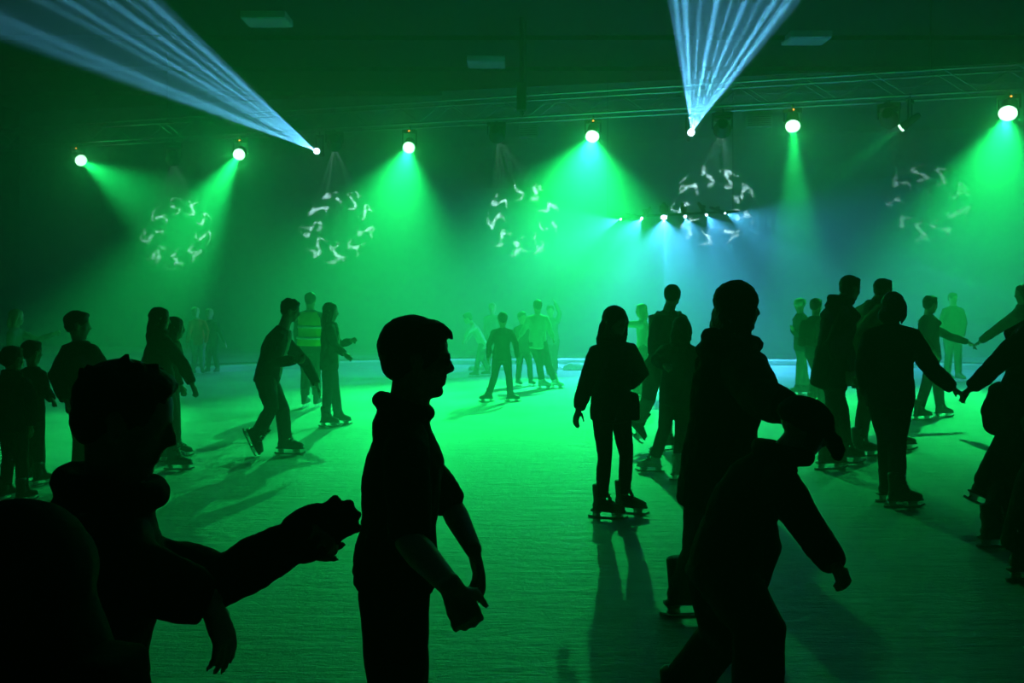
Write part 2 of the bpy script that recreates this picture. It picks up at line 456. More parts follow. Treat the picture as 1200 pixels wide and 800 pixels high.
for (u, v, aim, pw, half, lab, r) in LOWROW:
    loc = P(u, v, bar_y)
    tgt = P(aim[0], aim[1] + 30, 20.6 if u in (727, 850) else 19.3)
    rt, d = fixture('blue_row_lamp', loc, tgt, M['lens_blue'], lab, 'spotlight', r=max(.05, r * .8), lens_r=r * .8, led=False, hang=loc.z + .06)
    burst_lamp('row_lamp', loc + d * .05, tgt, pw, ray_stops(9 if pw < 5000 else 10, .45), half)

# ---- moving heads that throw the swirling ring patterns on the back wall
def gobo_lamp(name, loc, aim, power, half, seed, col):
    o = spot(name, loc, aim, power, col, 2 * math.atan(half) * 1.15, .02, .01)
    t, em = light_nodes(o.data); xs, ys = beam_xy(t)
    x = M2(t, 'DIVIDE', xs.outputs[0], half); y = M2(t, 'DIVIDE', ys.outputs[0], half)
    r = M2(t, 'SQRT', M2(t, 'ADD', M2(t, 'MULTIPLY', x, x), M2(t, 'MULTIPLY', y, y)))
    a = M2(t, 'ADD', M2(t, 'MULTIPLY', M2(t, 'ARCTAN2', y, x), .5 / math.pi), .5)
    cv = ND(t, 'ShaderNodeCombineXYZ'); t.links.new(x, cv.inputs[0]); t.links.new(y, cv.inputs[1]); cv.inputs[2].default_value = seed
    n1 = ND(t, 'ShaderNodeTexNoise', Scale=3.2, Detail=1.0); t.links.new(cv.outputs[0], n1.inputs['Vector'])
    warp = M2(t, 'SUBTRACT', n1.outputs['Fac'], .5)
    N = 9.0
    ca = M2(t, 'SUBTRACT', M2(t, 'FRACT', M2(t, 'ADD', M2(t, 'MULTIPLY', a, N), M2(t, 'MULTIPLY', warp, .9))), .5)   # -0.5..0.5 within a petal
    cr = M2(t, 'ADD', M2(t, 'SUBTRACT', r, .74), M2(t, 'MULTIPLY', warp, .25))
    # an S-shaped stroke: angular offset follows a sine of the radius
    s = M2(t, 'SUBTRACT', ca, M2(t, 'MULTIPLY', M2(t, 'SINE', M2(t, 'MULTIPLY', cr, 15.0)), .2))
    stroke = M2(t, 'SUBTRACT', 1.0, M2(t, 'MULTIPLY', M2(t, 'ABSOLUTE', s), 5.2), True)
    env = M2(t, 'SUBTRACT', 1.0, M2(t, 'POWER', M2(t, 'MULTIPLY', M2(t, 'ABSOLUTE', cr), 3.6), 2.0), True)
    n2 = ND(t, 'ShaderNodeTexNoise', Scale=7.0, Detail=1.0); t.links.new(cv.outputs[0], n2.inputs['Vector'])
    sp = M2(t, 'MULTIPLY', M2(t, 'SUBTRACT', n2.outputs['Fac'], .38), 5.0, True)
    t.links.new(M2(t, 'MULTIPLY', M2(t, 'MULTIPLY', stroke, env), sp), em.inputs['Strength'])
    return o

def moving_head(loc, aim, label, gleam=False):
    root, d = fixture('moving_head_lamp', loc, aim, M['lens_off'], label, 'moving head lamp', r=.17, led=False, gleam=gleam)
    bm = bmesh.new(); q = Vector((0, 0, TZ0 - loc.z - .17)); box(bm, q, (.34, .3, .16)); bevel(bm, .02); link('base', bm_mesh(bm), M['black'], root)
    return root, d
def wallp(u, v):
    # the point of the back wall seen at pixel (u, v)
    Y = 26.0 / (1 + .2 * (u - HU) / F); return P(u, v, Y - .14)
HEADS = [   # lamp pixel, centre of its ring on the wall, ring radius in pixels, power
 ((203, 187), (211, 271), 40, 1.35e4, 'moving head lamp with pale gleaming yoke edges between the two left green lamps', True),
 ((392, 170), (399, 263), 43, 1.35e4, 'dark moving head lamp just right of the left blue beam lamp', False),
 ((583, 160), (613, 255), 44, 1.35e4, 'large dark moving head lamp just left of the hoist', False),
 ((846, 153), (836, 240), 48, 1.6e4, 'dark moving head lamp just right of the upward blue fan', False),
 ((1043, 141), (1085, 236), 46, 4e3, 'dark moving head lamp above the small tilted lamp', False),
]
for i, ((u, v), (cu, cv_), rp, pw, lab, gl) in enumerate(HEADS):
    loc = P(u, v, truss_y(u) + .25); tgt = wallp(cu, cv_)
    rt, d = moving_head(loc, tgt, lab, gl)
    rad = rp * tgt.y / F
    gobo_lamp('pattern_lamp', loc + d * .05, tgt, pw, rad / (tgt - loc).length, i * 3.1, (.55, .95, 1.0))

# ---- unlit ceiling lamps and wall boxes that show faintly
def ceil_lamp(u, v, label):
    Y = (CEIL - .12 - CAMZ) * F / (HV - v); p = P(u, v, Y)
    r_ = empty('ceiling_lamp', p, label, 'ceiling lamp')
    bm = bmesh.new(); box(bm, (0, 0, .03), (1.0, .7, .16)); bevel(bm, .02); link('casing', bm_mesh(bm), M['lampbox'], r_)
    bm = bmesh.new(); box(bm, (0, 0, -.055), (.9, .6, .02)); link('diffuser', bm_mesh(bm), M['lampbox'], r_)
for u, v, lab in ((313, 24, 'unlit pale ceiling lamp at the upper left near the blue beams'), (570, 74, 'unlit pale ceiling lamp above the middle of the truss'), (945, 46, 'unlit pale ceiling lamp right of the upward blue fan')):
    ceil_lamp(u, v, lab)
def wall_box(u, v, w_, h_, label):
    p = wallp(u, v) - Vector((0, .0, 0)); r_ = empty('wall_box', p, label, 'wall box')
    q = Matrix.Rotation(math.atan(-.2), 3, 'Z')
    bm = bmesh.new(); box(bm, (0, -.06, 0), (w_, .22, h_), q); bevel(bm, .015); link('casing', bm_mesh(bm), M['lampbox'], r_)
    bm = bmesh.new()
    for k in range(5): box(bm, q @ Vector((0, -.18, (k - 2) * h_ / 6)), (w_ * .85, .02, .02), q)
    link('grille', bm_mesh(bm), M['black'], r_)
wall_box(620, 154, .6, .4, 'pale box high on the back wall right of the hoist')
wall_box(889, 143, .75, .35, 'pale box high on the back wall left of the narrow upright beam')
# ------------------------------------------------------------------ people
TEX = {}
def clouds(size):
    if size not in TEX:
        t = bpy.data.textures.new('creases', 'CLOUDS'); t.noise_scale = size; t.noise_depth = 2; TEX[size] = t
    return TEX[size]

def fuse(bm, name, vox, m, parent, smooth=2, disp=0.0, dsize=.1, origin=None):
    """join overlapping closed pieces into one continuous skin"""
    me = bpy.data.meshes.new(name); bm.to_mesh(me); bm.free()
    o = bpy.data.objects.new(name, me); COL.objects.link(o)
    r = o.modifiers.new('r', 'REMESH'); r.mode = 'VOXEL'; r.voxel_size = vox; r.use_smooth_shade = True
    if smooth:
        s = o.modifiers.new('s', 'SMOOTH'); s.factor = .5; s.iterations = smooth
    if disp:
        d = o.modifiers.new('d', 'DISPLACE'); d.texture = clouds(dsize); d.strength = disp; d.mid_level = .5; d.texture_coords = 'LOCAL'
    dg = bpy.context.evaluated_depsgraph_get()
    new = bpy.data.meshes.new_from_object(o.evaluated_get(dg), depsgraph=dg)
    bpy.data.objects.remove(o); bpy.data.meshes.remove(me)
    if origin is not None: new.transform(Matrix.Translation(-Vector(origin)))
    return link(name, new, m, parent, smooth=True)

def yawv(a): return Vector((math.cos(R(a)), math.sin(R(a)), 0))

SKIN = {'a': mat('skin', (.55, .36, .27), .55, vary=.05, scale=20, bump=.05), 'b': mat('skin_deep', (.32, .20, .14), .55, vary=.05, scale=20, bump=.05)}
HAIR = {'dark': mat('dark_hair', (.018, .014, .012), .6, scale=60, bump=.6), 'brown': mat('brown_hair', (.07, .042, .025), .6, scale=60, bump=.6),
        'fair': mat('fair_hair', (.42, .31, .17), .6, scale=60, bump=.6)}
CL = {'black': fabric('black_cloth', (.012, .013, .014)), 'charcoal': fabric('charcoal_cloth', (.03, .033, .035)), 'navy': fabric('navy_cloth', (.015, .022, .04)),
      'denim': fabric('dark_denim', (.03, .045, .075)), 'green': fabric('green_fleece', (.26, .34, .22)), 'teal': fabric('teal_fleece', (.012, .034, .034)),
      'olive': fabric('olive_cloth', (.05, .055, .03)), 'pale': fabric('pale_cloth', (.55, .56, .52)), 'grey': fabric('grey_cloth', (.16, .17, .17)),
      'red': fabric('red_cloth', (.55, .03, .02)), 'vest': fabric('yellow_safety_cloth', (.62, .68, .06)), 'tape': mat('silver_reflective_tape', (.75, .77, .76), .3, .4),
      'fur': fabric('fur_trim', (.10, .085, .07), wr=30), 'brownc': fabric('brown_cloth', (.06, .04, .03))}
BOOT = {'black': mat('black_boot_leather', (.02, .02, .022), .45), 'white': mat('white_boot_leather', (.72, .74, .73), .45), 'blue': mat('blue_rental_boot', (.05, .09, .2), .45)}
M['steel'] = mat('skate_steel', (.7, .72, .72), .25, 1.0, vary=.05)
M['frames'] = mat('spectacle_frame', (.02, .02, .02), .3)
M['lensg'] = mat('spectacle_glass', (.06, .08, .08), .05, spec=.6, bump=0)

def add_hand(bm, w, d, n, thumb, k, pose='relaxed', mitten=False, n_ring=8, fat=1.0):
    """palm, four fingers and a thumb; w wrist, d along the hand, n out of the palm, thumb = thumb side"""
    d = d.normalized(); n = (n - d * n.dot(d)).normalized(); s = (thumb - d * thumb.dot(d) - n * thumb.dot(n)).normalized()
    loft(bm, [w - d * .02 * k, w + d * .015 * k, w + d * .05 * k, w + d * .085 * k], [.027 * k, .032 * k, .041 * k, .041 * k], [.021 * k, .018 * k, .016 * k, .013 * k], side=s, n=12, cap=.5)
    if mitten:
        loft(bm, [w + d * .06 * k, w + d * .10 * k + n * .01 * k, w + d * .145 * k + n * .035 * k], [.046 * k, .046 * k, .03 * k], [.026 * k, .025 * k, .02 * k], side=s, n=12)
        loft(bm, [w + d * .03 * k + s * .03 * k, w + d * .075 * k + s * .06 * k + n * .01 * k], [.017 * k, .015 * k], n=10)
        return
    c0, cs = {'relaxed': (12, 22), 'fist': (62, 78), 'flat': (2, 6), 'grip': (35, 45), 'droop': (20, 14)}[pose]
    for i, (off, L) in enumerate(((.031, .074), (.0105, .083), (-.0105, .077), (-.030, .060))):
        b = w + d * (.086 - .004 * abs(i - 1.3)) * k + s * off * k
        ang = R(c0 + 4 * i); pts = [b - d * .02 * k, b]; spread = (off / .031) * R(5)
        for j, fr in enumerate((.46, .30, .24)):
            v = d * math.cos(ang) + n * math.sin(ang) + s * math.sin(spread) * math.cos(ang)
            pts.append(pts[-1] + v.normalized() * (L * fr * k)); ang += R(cs)
        loft(bm, pts, [r_ * k * fat for r_ in (.0095, .0095, .0085, .0078, .0065 * fat)], n=n_ring)
    tb = w + d * .022 * k + s * .026 * k; v1 = (d * .62 + s * .62 + n * .35).normalized(); v2 = (d * .88 + s * .22 + n * .42).normalized()
    loft(bm, [tb - s * .012 * k, tb + v1 * .034 * k, tb + v1 * .034 * k + v2 * .03 * k, tb + v1 * .034 * k + v2 * .055 * k], [.015 * k, .0125 * k, .0105 * k, .008 * k], n=n_ring)

def head_frame(yaw, pitch, roll=0):
    f = yawv(yaw); u = Vector((0, 0, 1)); l = u.cross(f)
    q = Quaternion(l, R(pitch)); f = q @ f; u = q @ u
    q = Quaternion(f, R(roll)); return f, q @ l, q @ u

def add_head(bm, c, fr, h):
    f, l, u = fr; ax = (f, l, u)
    g = lambda x, y, z: c + f * (x * h) + l * (y * h) + u * (z * h)
    b = lambda p, r: ball(bm, g(*p), tuple(x * h for x in r), ax, 16)
    b((-.06, 0, .13), (.43, .345, .37)); b((.10, 0, -.13), (.26, .265, .34)); b((.235, 0, -.40), (.115, .13, .085))
    b((.06, 0, -.30), (.20, .235, .16)); b((.27, 0, .10), (.115, .22, .06))
    loft(bm, [g(.33, 0, .08), g(.385, 0, -.02), g(.43, 0, -.10)], [.03 * h, .042 * h, .058 * h], [.04 * h, .05 * h, .045 * h], side=l, n=10)
    b((.385, .045, -.125), (.045, .04, .035)); b((.385, -.045, -.125), (.045, .04, .035))
    b((.325, 0, -.215), (.06, .115, .03)); b((.315, 0, -.285), (.06, .10, .034))
    for s in (-1, 1):
        b((.275, s * .14, .02), (.06, .075, .045)); b((.20, s * .19, -.09), (.12, .09, .09)); b((-.03, s * .345, -.01), (.085, .04, .14)); b((-.055, s * .365, .04), (.085, .035, .085))
        b((-.02, s * .25, -.22), (.12, .06, .16))

def hair_piece(bm, c, fr, h, style, vol=1.0, length=1.0):
    f, l, u = fr; ax = (f, l, u)
    g = lambda x, y, z: c + f * (x * h) + l * (y * h) + u * (z * h)
    b = lambda p, r: ball(bm, g(*p), tuple(x * h for x in r), ax, 16)
    v = 1 + .06 * vol
    if style == 'beanie':
        b((-.06, 0, .22), (.47, .40, .36)); loft(bm, [g(-.07, 0, .10), g(-.06, 0, .19)], [.475 * h, .475 * h], [.405 * h, .405 * h], side=f, n=24, cap=.1)
        b((-.12, 0, .60), (.11, .11, .11)); return
    if style == 'peak':
        b((-.06, 0, .20), (.50, .43, .36)); loft(bm, [g(-.06, 0, .08), g(-.06, 0, .22)], [.52 * h, .52 * h], [.45 * h, .45 * h], side=f, n=24, cap=.12)
        loft(bm, [g(.30, 0, .12), g(.52, 0, .05), g(.68, 0, -.06), g(.74, 0, -.17)], [.30 * h, .30 * h, .24 * h, .14 * h], [.10 * h, .12 * h, .12 * h, .08 * h], side=l, n=14)
        for s in (-1, 1): loft(bm, [g(0, s * .40, .15), g(.02, s * .40, -.25)], [.17 * h, .14 * h], [.06 * h, .05 * h], side=f, n=10)
        return
    if style == 'helmet':
        b((-.05, 0, .20), (.52, .44, .42)); return
    if style == 'hoodup':
        b((-.10, 0, .10), (.55, .50, .52)); loft(bm, [g(-.2, 0, -.1), g(-.2, 0, -.62)], [.44 * h, .60 * h], [.42 * h, .48 * h], side=l, n=18); 
        loft(bm, [g(.26, 0, .44), g(.34, .34, .28), g(.36, .44, 0), g(.34, .34, -.36), g(.3, 0, -.52), g(.34, -.34, -.36), g(.36, -.44, 0), g(.34, -.34, .28), g(.26, 0, .44)], [.07 * h] * 9, n=8)
        return
    b((-.10, 0, .165), (.42 * v, .365 * v, .375 * v)); b((-.26, 0, -.04), (.22 * v, .29 * v, .26))
    if style in ('short', 'messy', 'tuft'):
        b((.10, 0, .40), (.24, .28, .12 * v))
        for s in (-1, 1): b((-.04, s * .30, .13), (.16, .07 * v, .20))
        if style == 'messy':
            rr = random.Random(int(abs(c.x) * 1000)); n = 26
            for i in range(n):
                a = rr.uniform(0, 2 * math.pi); e = rr.uniform(.25, 1.3); d = f * math.cos(a) * math.cos(e) + l * math.sin(a) * math.cos(e) + u * math.sin(e)
                p = g(-.10, 0, .17) + f * (d.dot(f) * .40 * h) + l * (d.dot(l) * .35 * h) + u * (d.dot(u) * .36 * h)
                dd = (d + f * .5 + u * .15).normalized(); ln = (.10 if style == 'messy' else .13) * h
                loft(bm, [p, p + dd * ln * .5, p + dd * ln], [.06 * h, .045 * h, .014 * h], n=7)
        if style == 'tuft':
            for y in (-.2, -.07, .07, .2): loft(bm, [g(.08, y, .40), g(.24, y, .42), g(.36, y * .9, .36), g(.405, y * .85, .29)], [.10 * h, .085 * h, .05 * h, .02 * h], n=8)
    else:
        L = length; V = .85 + .15 * vol
        loft(bm, [g(-.20, 0, .25), g(-.32, 0, -.1), g(-.36, 0, -.5 * L), g(-.36, 0, -.95 * L), g(-.33, 0, -1.25 * L)], [.30 * h, .37 * h * V, .43 * h * V, .40 * h * V, .22 * h], [.18 * h, .18 * h * V, .17 * h * V, .14 * h * V, .07 * h], side=l, n=16, cap=.5)
        for s in (-1, 1):
            loft(bm, [g(.06, s * .20, .42), g(.08, s * .345, .12), g(.02, s * .37, -.3 * L), g(-.02, s * .36, -.75 * L), g(-.06, s * .30, -1.1 * L)], [.12 * h, .15 * h, .15 * h, .13 * h, .05 * h], [.06 * h, .065 * h, .08 * h, .075 * h, .03 * h], side=f, n=10)
        b((.02, 0, .36), (.28, .30, .15))

def skate(root, ank, yaw, pitch, k, m, org, lace=True, roll=0):
    f = yawv(yaw); u = Vector((0, 0, 1)); l = u.cross(f); q = Quaternion(l, R(pitch)); f = q @ f; u = q @ u
    if roll: q = Quaternion(f, R(roll)); l = q @ l; u = q @ u
    g = lambda x, y, z: ank - org + f * (x * k) + l * (y * k) + u * (z * k)
    bm = bmesh.new()
    loft(bm, [g(-.025, 0, .13), g(-.02, 0, .06), g(-.015, 0, 0), g(-.02, 0, -.05)], [.058 * k, .056 * k, .056 * k, .052 * k], [.052 * k, .048 * k, .046 * k, .044 * k], side=f, n=14, cap=.3)
    loft(bm, [g(-.055, 0, -.045), g(.0, 0, -.04), (g(.075, 0, -.038)), g(.14, 0, -.05), g(.185, 0, -.056)], [.038 * k, .043 * k, .046 * k, .046 * k, .036 * k], [.04 * k, .047 * k, .046 * k, .034 * k, .024 * k], side=l, n=14, cap=.6)
    loft(bm, [g(-.09, 0, -.083), g(.0, 0, -.083), g(.1, 0, -.083), g(.205, 0, -.081)], [.036 * k, .036 * k, .045 * k, .030 * k], [.010 * k] * 4, side=l, n=12, cap=.5)
    loft(bm, [g(.035, 0, .135), g(.045, 0, .07), g(.075, 0, .012)], [.026 * k] * 3, [.014 * k] * 3, side=l, n=8)     # tongue
    sk = fuse(bm, 'skate', .007 if k * 1 and lace else .011, m, root, 1)
    bm = bmesh.new()
    rot = Matrix((f, l, u)).transposed()
    loft(bm, [g(-.115, 0, -.137), g(-.06, 0, -.143), g(.1, 0, -.144), g(.19, 0, -.138), g(.225, 0, -.122)], [.006 * k] * 5, [.010 * k] * 5, side=l, n=8, cap=.4)
    for x, wd in ((-.045, .05), (.125, .06)):
        loft(bm, [g(x, 0, -.088), g(x, 0, -.112), g(x, 0, -.138)], [wd * k, wd * .62 * k, wd * .75 * k], [.020 * k, .009 * k, .006 * k], side=f, n=12, cap=.1)
    link('blade', bm_mesh(bm), M['steel'], sk, smooth=False)
    if lace:
        bm = bmesh.new()
        for i in range(5):
            x, z = .10 - .014 * i, -.004 + .03 * i
            if i > 2: x = .062 - .004 * (i - 3)
            loft(bm, [g(x - .012, -.034, z - .004), g(x + .004, 0, z + .006), g(x - .012, .034, z - .004)], [.0045 * k] * 3, n=6)
        link('laces', bm_mesh(bm), CL['pale'] if m is not BOOT['white'] else CL['charcoal'], sk)
    return sk

WARN = []
def person(label, Y, k, yaw, head, neck, pel, arms, legs, hh=.215, hyaw=None, hpitch=6, hroll=0, bend=0.0, sw=.325, top='black', topp=.02, hem=-.12, hood=None, leg='charcoal', legp=.015,
           hair=('dark', 'short'), boot='black', skin='a', feet=None, hands=('relaxed', 'relaxed'), vox=.010, mit=None, disp=.012, extra=None, syaw=None, girth=1.0, inner=None, sleeve=1.0, hairlen=1.0, hairvol=1.0, flare=0.0, group=None, auto=True, hoods=1.0):
    """every joint is (column, row, metres behind the body's own distance Y); '+' / '-' finds the depth from the bone's length; a row of 'g' stands on the ice"""
    zA = .148 * k
    def J(s, base=None, L=None):
        u, v, dz = s
        if dz in ('+', '-'):
            y0 = base.y; p = P(u, v, y0) if v != 'g' else Vector(((u - HU) * y0 / F, y0, zA))
            e = (p - base).length; t = math.sqrt(max(0, L * L - e * e)) * (1 if dz == '+' else -1)
            return P(u, v, y0 + t) if v != 'g' else Vector(((u - HU) * (y0 + t) / F, y0 + t, zA))
        y = Y + dz
        return P(u, v, y) if v != 'g' else Vector(((u - HU) * y / F, y, zA))
    hd, nk, pv = J(head), J(neck), J(pel)
    if auto:                                                   # a standing body: proportions follow from neck and skates
        nk.z = max(nk.z, hd.z - .66 * hh)
        k = nk.z / (.148 + 1.34); zA = .148 * k
        pv.z = zA + (nk.z - zA) * .612
    org = Vector(((hd.x + pv.x) / 2, (pv.y + hd.y) / 2, 0))
    fc = yawv(yaw); lf = Vector((-fc.y, fc.x, 0)); sfc = yawv(syaw if syaw is not None else yaw); slf = Vector((-sfc.y, sfc.x, 0))
    sp = nk - pv; back = -fc * bend
    def spine(t): return pv + sp * t + back * (4 * t * (1 - t) if 0 < t < 1 else 0)
    def sv(t): return (lf * (1 - t) + slf * t).normalized()
    hw = .092 * k * girth
    sh = {'L': spine(.825) + slf * (sw * k / 2), 'R': spine(.825) - slf * (sw * k / 2)}
    hp = {'L': pv + lf * hw - sp.normalized() * .05 * k, 'R': pv - lf * hw - sp.normalized() * .05 * k}
    A, G = {}, {}
    for s in 'LR':
        a = arms[s]; 
        if len(a) > 2 and a[2] is not None: sh[s] = J(a[2])
        el = J(a[0], sh[s], .285 * k); wr = J(a[1], el, .25 * k); A[s] = (sh[s], el, wr)
        g = legs[s]; kn = J(g[0], hp[s], .42 * k); an = J(g[1], kn, .41 * k)
        if auto:
            ln = an - hp[s]; t = (kn - hp[s]).dot(ln) / ln.length_squared; off = kn - hp[s] - ln * t
            kn = hp[s] + ln * .505 + off + (Vector(yawv(yaw)) * (.02 * k))
        G[s] = (hp[s], kn, an)
        for nm, q, L0 in (('uarm', (el - sh[s]).length, .285), ('farm', (wr - el).length, .25), ('thigh', (kn - hp[s]).length, .42), ('shin', (an - kn).length, .41)):
            if not .7 < q / (L0 * k) < 1.3: WARN.append(f"{label[:28]} {s} {nm} {q / k:.2f} vs {L0}")
    q = sp.length / k
    if not .40 < q < .66: WARN.append(f"{label[:28]} torso {q:.2f}")
    root = empty('person', org, label, 'person', group)
    o = -org
    fr = head_frame(yaw if hyaw is None else hyaw, hpitch, hroll); h = hh
    sec = [(-.16, .10, .085), (-.04, .162, .112), (.12, .158, .108), (.32, .138, .096), (.58, .148, .108), (.74, .150, .103), (.85, .118, .084), (.94, .080, .064), (1.0, .062, .056)]
    # body: one skin
    bm = bmesh.new()
    loft(bm, [o + spine(t) for t, _, _ in sec], [a * k * girth for _, a, _ in sec], [b * k * girth for _, _, b in sec], side=[sv(max(0, min(1, t))) for t, _, _ in sec], n=20, cap=.5)
    loft(bm, [o + spine(.93), o + nk + sp.normalized() * .02 * k, o + hd - fr[0] * (.07 * h) - fr[2] * (.22 * h), o + hd - fr[0] * (.05 * h)], [.066 * k, .062 * k, .058 * k, .05 * k], n=14)
    add_head(bm, o + hd, fr, h)
    for i, s in enumerate('LR'):
        a, e, w_ = A[s]
        loft(bm, [o + spine(.87), o + a, o + a.lerp(e, .3), o + a.lerp(e, .75), o + e, o + e.lerp(w_, .3), o + w_], [.06 * k, .058 * k, .05 * k, .043 * k, .040 * k, .041 * k, .027 * k], n=14)
        hdv = (w_ - e).normalized()
        pose = hands[i]
        if isinstance(pose, tuple):
            hdv = pose[1]; pose = pose[0]
            if not isinstance(hdv, Vector): hdv = (P(hdv[0], hdv[1], w_.y + hdv[2]) - w_).normalized()
        nn = (spine(.2) - w_); nn = nn - hdv * nn.dot(hdv)
        if nn.length < .02: nn = Vector((0, 0, -1)) - hdv * hdv.z * -1
        th = sfc - hdv * sfc.dot(hdv)
        if th.length < .25: th = Vector((0, 0, 1))
        add_hand(bm, o + w_, hdv, nn.normalized(), th, k, pose, mitten=(mit is not None and s in mit))
        hpj, kn, an = G[s]
        loft(bm, [o + hpj.lerp(pv, .3), o + hpj, o + hpj.lerp(kn, .5), o + kn, o + kn.lerp(an, .3), o + kn.lerp(an, .92)], [.085 * k, .088 * k, .074 * k, .054 * k, .054 * k, .038 * k], n=14)
    body = fuse(bm, 'body', vox, SKIN[skin], root, 2)
    # trousers
    bm = bmesh.new(); e = legp * k
    ts = sec[:4] if hem > -.1 else sec[:3]
    loft(bm, [o + spine(t) for t, _, _ in ts], [a * k * girth + e for _, a, _ in ts], [b * k * girth + e for _, _, b in ts], side=[sv(max(0, t)) for t, _, _ in ts], n=20, cap=.4)
    for s in 'LR':
        hpj, kn, an = G[s]
        loft(bm, [o + hpj.lerp(pv, .3), o + hpj, o + hpj.lerp(kn, .5), o + kn, o + kn.lerp(an, .35), o + kn.lerp(an, .72), o + kn.lerp(an, .88)],
             [.09 * k + e, .092 * k + e, .078 * k + e, .058 * k + e * 1.1, .057 * k + e * 1.1 + flare * .4, .048 * k + e * 1.3 + flare, .050 * k + e * 1.4 + flare], n=16, cap=.15)
    fuse(bm, 'trousers', vox, CL[leg], root, 2, disp * k, .09)
    # jacket
    bm = bmesh.new(); e = topp * k
    js = [(hem - .16, .155, .112), (hem, .160, .113)] + [x for x in sec[1:] if x[0] > hem + .08]
    loft(bm, [o + spine(t) for t, _, _ in js], [a * k * girth + e for _, a, _ in js], [b * k * girth + e for _, _, b in js], side=[sv(max(0, min(1, t))) for t, _, _ in js], n=22, cap=.25)
    for s in 'LR':
        a, el, w_ = A[s]
        if sleeve >= 1:
            loft(bm, [o + spine(.93), o + spine(.91).lerp(a, .55), o + a, o + a.lerp(el, .5), o + el, o + el.lerp(w_, .5), o + el.lerp(w_, .93)], [.05 * k + e * .6, .055 * k + e * .7, .058 * k + e, .050 * k + e, .042 * k + e * .9, .040 * k + e * .8, .031 * k + e * .7], n=16, cap=.2)
        else:
            loft(bm, [o + spine(.93), o + spine(.91).lerp(a, .55), o + a, o + a.lerp(el, .5), o + a.lerp(el, .98)], [.05 * k + e * .6, .055 * k + e * .7, .058 * k + e, .050 * k + e, .046 * k + e], n=16, cap=.2)
    if hood:
        m_ = {'down': .85, 'fur': 1.1, 'collar': .75}[hood] * hoods
        c = o + nk + sp.normalized() * .035 * k
        rx, ry = .105 * k * m_, .10 * k * m_
        ring = [c + sfc * (rx * math.cos(t) - .012 * k) + slf * (ry * math.sin(t)) + Vector((0, 0, -.02 * k * math.cos(t))) for t in [2 * math.pi * i / 16 for i in range(17)]]
        loft(bm, ring, [.040 * k * m_] * 17, n=10)
        if hood != 'collar':
            loft(bm, [c - sfc * .085 * k * m_ + Vector((0, 0, .0 * k)), c - sfc * .115 * k * m_ - Vector((0, 0, .05 * k)), c - sfc * .115 * k * m_ - Vector((0, 0, .13 * k))], [.10 * k * m_, .125 * k * m_, .06 * k], [.045 * k * m_, .055 * k * m_, .035 * k], side=slf, n=14)
    fuse(bm, 'jacket' if sleeve >= 1 else 'shirt', vox, CL[top], root, 2, disp * 1.5 * k, .08)
    # hair or hat
    bm = bmesh.new(); hc, hs = hair
    hair_piece(bm, o + hd, fr, h, hs, hairvol, hairlen)
    fuse(bm, {'beanie': 'knitted_hat', 'peak': 'peaked_hat', 'helmet': 'helmet', 'hoodup': 'hood'}.get(hs, 'hair'), vox * .9, HAIR.get(hc) or CL[hc], root, 1, .012 if hs in ('short', 'long') else .006, .03)
    # skates
    for s in 'LR':
        ft = (feet or {}).get(s, (yaw, 0)); an = G[s][2]
        if an.z < 1.0: skate(root, an, ft[0], ft[1], k, BOOT[boot], org, lace=Y < 9, roll=ft[2] if len(ft) > 2 else 0)
    if extra: extra(root, o, dict(head=hd, fr=fr, h=h, A=A, G=G, spine=spine, fc=sfc, lf=slf, k=k, nk=nk, pv=pv))
    return root

# ---- things worn
def glasses(root, o, d):
    f, l, u = d['fr']; h = d['h']; c = o + d['head']
    g = lambda x, y, z: c + f * (x * h) + l * (y * h) + u * (z * h)
    bm = bmesh.new()
    for s in (-1, 1):
        ring = [g(.375, s * .15 + .115 * math.cos(t), .02 + .085 * math.sin(t)) for t in [2 * math.pi * i / 14 for i in range(15)]]
        loft(bm, ring, [.011 * h] * 15, n=6)
        loft(bm, [g(.37, s * .265, .04), g(.2, s * .33, .05), g(-.02, s * .375, .05), g(-.08, s * .375, -.02)], [.011 * h] * 4, n=6)
    loft(bm, [g(.385, -.04, .03), g(.40, 0, .04), g(.385, .04, .03)], [.011 * h] * 3, n=6)
    e = link('glasses', bm_mesh(bm), M['frames'], root)
    for s in (-1, 1):
        bm = bmesh.new(); ball(bm, g(.375, s * .15, .02), (.006 * h, .105 * h, .078 * h), (f, l, u), 12); link('glass', bm_mesh(bm), M['lensg'], e)

def backpack(col='black'):
    def fn(root, o, d):
        k = d['k']; sp = d['spine']; f, l = d['fc'], d['lf']; bm = bmesh.new()
        pts = [sp(t) - f * (.20 * k) for t in (.12, .35, .6, .84)]
        loft(bm, [o + p for p in pts], [.13 * k, .15 * k, .15 * k, .12 * k], [.08 * k, .10 * k, .09 * k, .07 * k], side=l, n=16, cap=.6)
        loft(bm, [o + p - f * .1 * k for p in pts[:2]], [.10 * k, .10 * k], [.05 * k, .05 * k], side=l, n=14, cap=.5)
        b = fuse(bm, 'backpack', .012, CL[col], root, 2)
        for s in (-1, 1):
            bm = bmesh.new(); w_ = l * (s * .11 * k)
            loft(bm, [o + sp(.86) - f * .15 * k + w_, o + sp(.97) + w_, o + sp(.8) + f * .155 * k + w_, o + sp(.45) + f * .15 * k + w_, o + sp(.3) - f * .12 * k + w_], [.022 * k] * 5, [.008 * k] * 5, side=l, n=8)
            link('strap', bm_mesh(bm), CL[col], b, smooth=True)
    return fn

